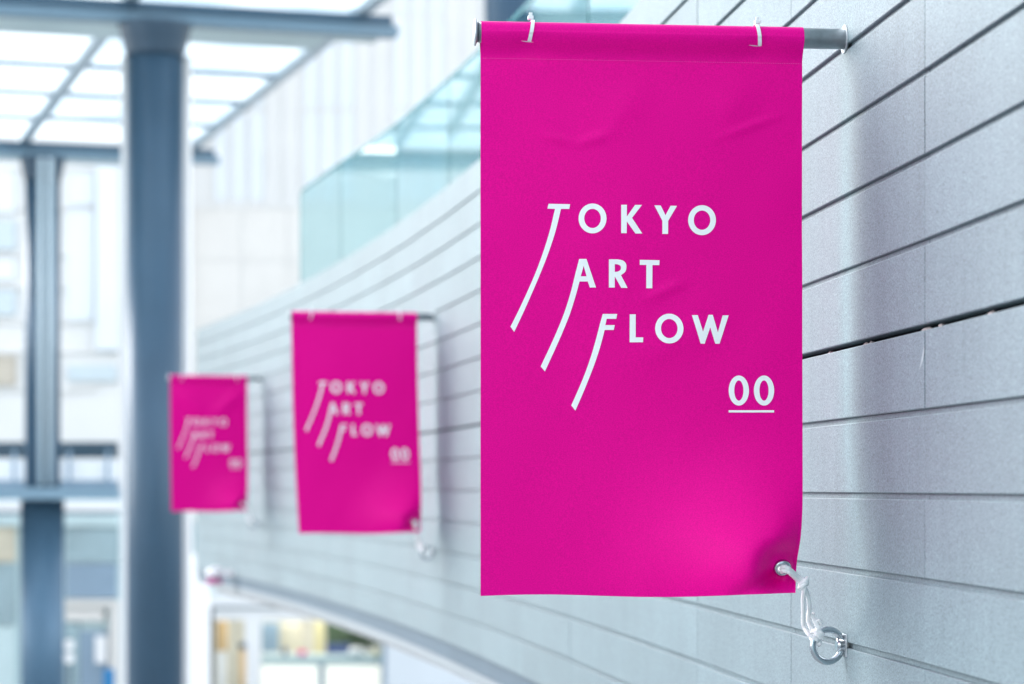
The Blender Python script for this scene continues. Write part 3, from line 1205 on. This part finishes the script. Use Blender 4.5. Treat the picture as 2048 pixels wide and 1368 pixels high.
xa, xb = px(236, 0, YB).x, px(1900, 0, YB).x
o = box('wall', (xa - bld.location.x, 0.3, 0.0), (xb - bld.location.x, 12, 26), M['facade'], bld)
for i in range(26):
    x = 385 + i * 36
    at_b('fin', x, -900, x + 6, 405, YB + 0.245, 0.054, M['facade'], bld)
for i in range(25):
    x = 391 + i * 36
    if i % 5 in (1, 2, 3):
        for (ya_, yb_) in ((-260, 30), (40, 215), (225, 400)):
            at_b('window_panel', x + 2, ya_, x + 28, yb_, YB + 0.27, 0.029, M['white_cool'], bld)
at_b('ledge', 240, 406, 1290, 416, YB + 0.25, 0.049, M['facade'], bld)
for i in range(11):
    x = 300 + i * 92
    for (ya_, yb_) in ((418, 520), (523, 640), (643, 760), (763, 880)):
        at_b('cream_panel', x, ya_, x + 89, yb_, YB + 0.27, 0.029, M['cream'], bld)
for i in range(7):
    x = 400 + i * 130
    at_b('window', x, 545, x + 50, 600, YB + 0.25, 0.018, M['cream'], bld)

lb = empty('side_building', (px(80, 0, 58).x, 58, 0))
tag(lb, 'pale building behind the far left column with strips of grey-blue windows', 'building')
xa, xb = px(-700, 0, 58).x, px(236, 0, 58).x
box('wall', (xa - lb.location.x, 0.3, 0.0), (xb - lb.location.x, 5.5, 24), M['facade'], lb)
box('unseen_sky_block', (px(-4200, 0, 58).x - lb.location.x, 0.6, 0.0), (xa - 0.01 - lb.location.x, 5.5, 13.5), M['facade'], lb)  # unseen extension, added so the balustrade glass reflects no bright sky
for (x0, y0, x1, y1, m) in ((-300, 440, 30, 500, 'haze_blue'), (-300, 518, 28, 560, 'white_cool'), (-300, 580, 30, 630, 'haze_blue'),
                            (-120, 712, 30, 770, 'brown'), (135, 345, 188, 410, 'white_cool'), (135, 420, 188, 640, 'white_cool'),
                            (135, 730, 232, 762, 'haze_blue'), (-300, 340, 28, 425, 'white_cool')):
    w_ = at_b('window', x0, y0, x1, y1, 58.15, 0.149, M[m], lb)
at_b('pier', 192, 330, 235, 700, 57.9, 0.399, M['white_cool'], lb)
for yy in (332, 412, 505, 570, 640, 700, 775):
    at_b('ledge', -300, yy, 190, yy + 6, 58.2, 0.099, M['facade'], lb)

# walkway crossing behind the left column
wk = empty('walkway', (px(80, 0, 39.3).x, 39.3, EYE + (HY - 1000) / F * 39.3))
tag(wk, 'upper walkway with white parapet and dark window strip crossing behind the columns', 'walkway')
at_b('slab', -900, 975, 236, 999, 39.3, 3.2, M['beam_light'], wk)
at_b('parapet', -900, 922, 236, 960, 42.6, 0.12, M['white'], wk)
at_b('skirting', -900, 960.5, 236, 976, 42.6, 0.12, M['bluegrey'], wk)
at_b('dark_band', -900, 884, 232, 916, 42.75, 0.3, M['slate'], wk)
for x in (-140, 25, 135, 212):
    at_b('post', x, 900, x + 6, 974, 42.45, 0.06, M['bluegrey'], wk)

# lower front below the walkway
lf = empty('lower_shopfront', (px(80, 0, 47).x, 47, 0))
tag(lf, 'pale glazed ground floor front with cream door frame, bottom left corner', 'shopfront')
zg = HY + EYE / 47.0 * F
xa, xb = px(-900, 0, 47).x, px(236, 0, 47).x
box('wall', (xa - lf.location.x, 0.25, 0.0), (xb - lf.location.x, 6, EYE + (HY - 1003) / F * 47), M['white_teal'], lf)
for (nm, x0, y0, x1, y1, dep, m) in (
        ('transom', -900, 1004, 236, 1022, 0.2, 'white'), ('shadow_gap_trim', -900, 1023, 236, 1028, 0.1, 'bluegrey'),
        ('fascia', -900, 1029, 236, 1052, 0.18, 'white_teal'), ('glazing', 132, 1054, 236, 1124, 0.1, 'greyteal'),
        ('glazing', -120, 1054, 30, 1124, 0.1, 'cream_dark'), ('panel', 132, 1127, 232, 1196, 0.1, 'bluegrey'),
        ('panel', -120, 1127, 30, 1250, 0.1, 'greyteal'), ('lintel', 126, 1200, 236, 1214, 0.24, 'cream'),
        ('jamb', 219, 1215, 236, zg, 0.24, 'cream'), ('sign_board', 130, 1218, 208, 1242, 0.2, 'cream'),
        ('door_leaf', 160, 1262, 216, zg, 0.08, 'bluegrey'), ('door_leaf', 128, 1244, 158, zg, 0.08, 'greyteal'),
        ('notice', 190, 1272, 214, 1326, 0.18, 'white'), ('panel', -120, 1254, 30, zg, 0.1, 'white_teal')):
    at_b(nm, x0, y0, x1, y1, 47.248 - dep, dep, M[m], lf)
bb = empty('blue_board', (px(218, 0, 45.5).x, 45.5, 0))
tag(bb, 'bright blue standing board at the bottom edge, left of the thick column', 'board')
at_b('board_face', 207, 1338, 228, zg - 45, 45.5, 0.05, M['blue'], bb)
for x in (209, 224):
    a = px(x, zg, 45.5)
    box('foot', (a.x - bb.location.x, -0.15, 0.0), (a.x + 0.03 - bb.location.x, 0.2, 0.05), M['slate'], bb)

# ------------------------------------------------------------------ unseen blocks added to shape the light, left of and behind the viewer
ob = empty('added_side_block', (-11.0, -9.0, 0))
ob.location.y = 0.0
tag(ob, 'unseen pale block added to shape the side light on the panel wall', 'building')
box('wall', (-12, 7, 0), (0, 15.2, 9.5), M['white'], ob)
for j in range(2):
    for k in range(2):
        box('window', (0.002, 8 + j * 4.2, 1.2 + k * 3.9), (0.06, 10.8 + j * 4.2, 3.4 + k * 3.9), M['bluegrey'], ob)

eb = empty('added_rear_block', (0.0, -9.0, 0))  # unseen block, added to hold back low light on the banner front
tag(eb, 'unseen grey block added behind the viewer to cut low frontal light', 'building')
box('wall', (-6, -10, 0), (12, 0, 13), M['greyteal'], eb)
for j in range(4):
    for k in range(2):
        box('window', (-4 + j * 4.0, 0.002, 1.2 + k * 3.9), (-1.4 + j * 4.0, 0.06, 3.4 + k * 3.9), M['greyteal'], eb)

# ------------------------------------------------------------------ white pillar, lamp
pil = prect('white_pillar', 374, 1108, 415, 1500, 36.0, 0.31, M['white'])
for v in pil.data.vertices:
    if v.co.z < 2: v.co.z = 0.0
tag(pil, 'short white square pillar right of the thick column, below the smallest banner', 'pillar')
gp = prect('grey_post', 386, 1042, 412, 1600, 44.0, 0.24, M['greyteal'])
for v in gp.data.vertices:
    if v.co.z < 2: v.co.z = 0.0
tag(gp, 'grey-green post rising behind the short white pillar', 'post')
lp = px(430, 1146, 19.2)
lamp = empty('round_fixture', lp)
tag(lamp, 'small white rounded fixture at the far lower end of the wall', 'fixture')
bm = bmesh.new()
bmesh.ops.create_uvsphere(bm, u_segments=24, v_segments=12, radius=1)
for v in bm.verts: v.co = Vector((v.co.x * 0.078, v.co.y * 0.07, v.co.z * 0.045 * (1 if v.co.z > 0 else 0.8)))
build('dome', bm, M['white'], lamp, True)
lathe('pink_collar', [(0.066, -0.085), (0.068, -0.06), (0.05, -0.045)], mat('faded_pink', (0.45, 0.06, 0.25), 0.6), lamp, 20)
box('bracket', (0.0, -0.03, -0.02), (0.22, 0.03, 0.02), M['white'], lamp)

# ------------------------------------------------------------------ shop under the wall
YS = 57.0
shop = empty('glass_shop', (px(600, 0, YS).x, YS, 0))
tag(shop, 'ground floor shop with white frames seen under the end of the curved wall', 'shop')
zs = HY + EYE / YS * F


def sh(nm, x0, y0, x1, y1, dy, dep, m):
    return prect(nm, x0, y0, x1, y1, YS + dy, dep, M[m], shop)


sh('header', 418, 1188, 1250, 1213, -0.15, 0.6, 'white')
sh('upper_wall', 418, 1090, 1250, 1187, 0.1, 0.5, 'white_teal')
sh('header_shadow_gap', 422, 1213.5, 1250, 1217, 0.05, 0.3, 'bluegrey')
sh('transom', 427, 1218, 768, 1240, 0.0, 0.12, 'white')
sh('frame_post', 490, 1241, 520, zs, -0.05, 0.3, 'white')
sh('frame_post', 416, 1218, 426, zs, -0.02, 0.12, 'slate')
sh('frame_post', 764, 1241, 772, zs, 0.0, 0.15, 'bluegrey')
sh('side_wall', 773, 1218, 1250, zs, 0.0, 0.4, 'white_cool')
sh('window_pane', 427, 1241, 489, zs, 0.05, 0.02, 'clear')
sh('window_pane', 521, 1241, 763, zs, 0.05, 0.02, 'clear')
a = px(380, 1241, YS + 5); b = px(800, zs, YS + 5)
o = box('back_wall', (a.x - 1 - shop.location.x, 5, 0), (b.x + 1 - shop.location.x, 5.2, EYE + (HY - 1190) / F * YS), M['shopin'], shop)
a = px(395, 0, YS); b = px(770, 0, YS)
box('shop_ceiling', (a.x - shop.location.x, 0.7, EYE + (HY - 1212) / F * YS), (b.x + .6 - shop.location.x, 4.99, EYE + (HY - 1205) / F * YS), M['white'], shop)


for i in range(3):
    x = px(440 + i * 110, 0, YS).x
    box('ceiling_light', (x - shop.location.x, 1.2, EYE + (HY - 1214.5) / F * YS), (x + 0.9 - shop.location.x, 4.2, EYE + (HY - 1212.5) / F * YS), M['lit'], shop)


def item(nm, lab, cat, x0, y0, x1, y1, dy, dep, m, bev=0.02, group=None):
    """free-standing box-like thing on the shop floor, foot at the floor"""
    Y = YS + dy
    a = px(x0, y1, Y); b = px(x1, y0, Y)
    e = empty(nm, ((a.x + b.x) / 2, Y, 0))
    return e, (a.x - e.location.x, b.x - e.location.x, a.z, b.z)


def display(lab, nm, cat, x0, y0, x1, y1, dy, m, dep=0.35, group=None):
    e, (l, r, zb_, zt) = item(nm, lab, cat, x0, y0, x1, y1, dy, dep, m)
    tag(e, lab, cat, group)
    box('board', (l, 0, max(0.3, zb_)), (r, dep, zt), M[m], e, 0.01)
    box('plinth', (l + 0.03, 0.03, 0.0), (r - 0.03, dep - 0.03, max(0.3, zb_) - 0.002), M['white'], e)
    return e


display('tan standing panel in the left window of the shop', 'tan_display', 'display', 431, 1243, 452, 1302, 2.2, 'tan')
display('grey display stand left behind the wide shop window', 'display_stand', 'display', 523, 1246, 556, 1304, 2.4, 'bluegrey')
display('beige poster stand in the wide shop window', 'poster_stand', 'display', 558, 1248, 600, 1306, 2.8, 'cream_dark')
display('narrow yellow banner stand in the middle of the wide shop window', 'banner_stand', 'display', 630, 1246, 645, 1306, 2.6, 'yellow')
display('dark rack under the wall edge in the wide shop window', 'clothes_rack', 'rack', 652, 1240, 763, 1290, 3.2, 'leaf', 0.4)
display('navy cloth display low in the right half of the shop window', 'cloth_display', 'display', 652, 1290, 700, 1312, 2.0, 'navy')
# shelf unit carries leafy clumps
pb = empty('potted_plant', (px(715, 0, YS + 2.6).x, YS + 2.6, 0))
tag(pb, 'dark leafy plant in front of the rack in the shop window', 'plant')
lathe('pot', [(0.16, 0), (0.2, 0.4), (0.21, 0.42)], M['white'], pb, 20)
tube('trunk', [(0, 0, 0.4), (0.02, 0, 0.9), (0, 0.03, 1.3)], [0.025, 0.02, 0.012], M['brown'], pb, 8)
bm = bmesh.new()
for i in range(500):
    th = random.uniform(0, 6.28); ph = random.uniform(-1, 1); r = random.uniform(0.2, 1) ** 0.5
    c = Vector((math.cos(th) * r * 0.42 * math.sqrt(1 - ph * ph), math.sin(th) * r * 0.35 * math.sqrt(1 - ph * ph), 1.45 + ph * r * 0.4))
    d = Vector((random.uniform(-1, 1), random.uniform(-1, 1), random.uniform(-.6, 1))).normalized() * 0.07
    e = d.cross(Vector((random.random(), random.random(), random.random()))).normalized() * 0.022
    vs = [bm.verts.new(c - d), bm.verts.new(c + e), bm.verts.new(c + d), bm.verts.new(c - e)]
    bm.faces.new(vs)
build('foliage', bm, M['leaf'], pb)['kind'] = 'stuff'
# counter
ct = empty('shop_counter', (px(645, 0, YS + 1.0).x, YS + 1.0, 0))
tag(ct, 'long white counter with cream fronts inside the wide shop window', 'counter')
a = px(522, 1312, YS + 1); b = px(762, 1330, YS + 1)
box('counter_top', (a.x - ct.location.x, -0.03, b.z), (b.x - ct.location.x, 0.7, a.z), M['white_teal'], ct, 0.01)
for (x0, x1) in ((525, 636), (650, 758)):
    p0 = px(x0, 0, YS + 1).x; p1 = px(x1, 0, YS + 1).x
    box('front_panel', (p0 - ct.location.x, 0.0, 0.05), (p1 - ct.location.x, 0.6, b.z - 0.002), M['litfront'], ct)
box('divider', (px(637, 0, YS + 1).x - ct.location.x, 0.02, 0.0), (px(649, 0, YS + 1).x - ct.location.x, 0.6, b.z - 0.002), M['bluegrey'], ct)
top_z = a.z
for (cx, hgt, rad, m, lab) in ((570, 0.19, 0.07, 'navy', 'small dark blue jar standing on the shop counter'), (604, 0.13, 0.11, 'pink', 'small pink bowl standing on the shop counter'),
                               (712, 0.20, 0.2, 'white', 'white rounded vessel on the right half of the shop counter'), (752, 0.16, 0.10, 'yellow', 'small yellow pot at the right end of the shop counter')):
    p = px(cx, 0, YS + 1.25)
    o = lathe('counter_pot', [(rad * 0.6, 0), (rad, hgt * 0.45), (rad * 0.75, hgt * 0.85), (rad * 0.5, hgt)], M[m], None, 20)
    o.location = (p.x, YS + 1.25, top_z + 0.001)
    tag(o, lab, 'pot', 'pots on the shop counter')

# ------------------------------------------------------------------ small things far off
q1 = px(485, 1290, YS - 1.4)
st = empty('stand', (q1.x, YS - 1.4, 0))
tag(st, 'slim tan stand with a dark round top beside the white shop frame', 'stand')
lathe('base', [(0.2, 0), (0.2, 0.03), (0.05, 0.05)], M['slate'], st, 20)
lathe('shaft', [(0.07, 0.052), (0.085, q1.z - 0.1)], M['tan'], st, 20)
bm = bmesh.new()
bmesh.ops.create_uvsphere(bm, u_segments=16, v_segments=10, radius=0.095)
build('head', bm, M['column_dark'], st, True).location = (0, 0, q1.z - 0.02)
q2 = px(138, 1290, 45.0)
sp_ = empty('sign_post', (q2.x, 45.0, 0))
tag(sp_, 'dark post with two round white discs near the lower left door', 'sign')
tube('pole', [(0, 0.05, 0), (0, 0.05, px(0, 1274, 45).z)], 0.035, M['slate'], sp_, 12)
for yy in (1290, 1316):
    d_ = lathe('disc', [(0.10, -0.012), (0.105, 0.0), (0.10, 0.012)], M['white'], sp_, 28, 'Y')
    d_.location = (0, 0, px(0, yy, 45).z)
box('base', (-0.16, -0.12, 0.0), (0.16, 0.2, 0.04), M['slate'], sp_)
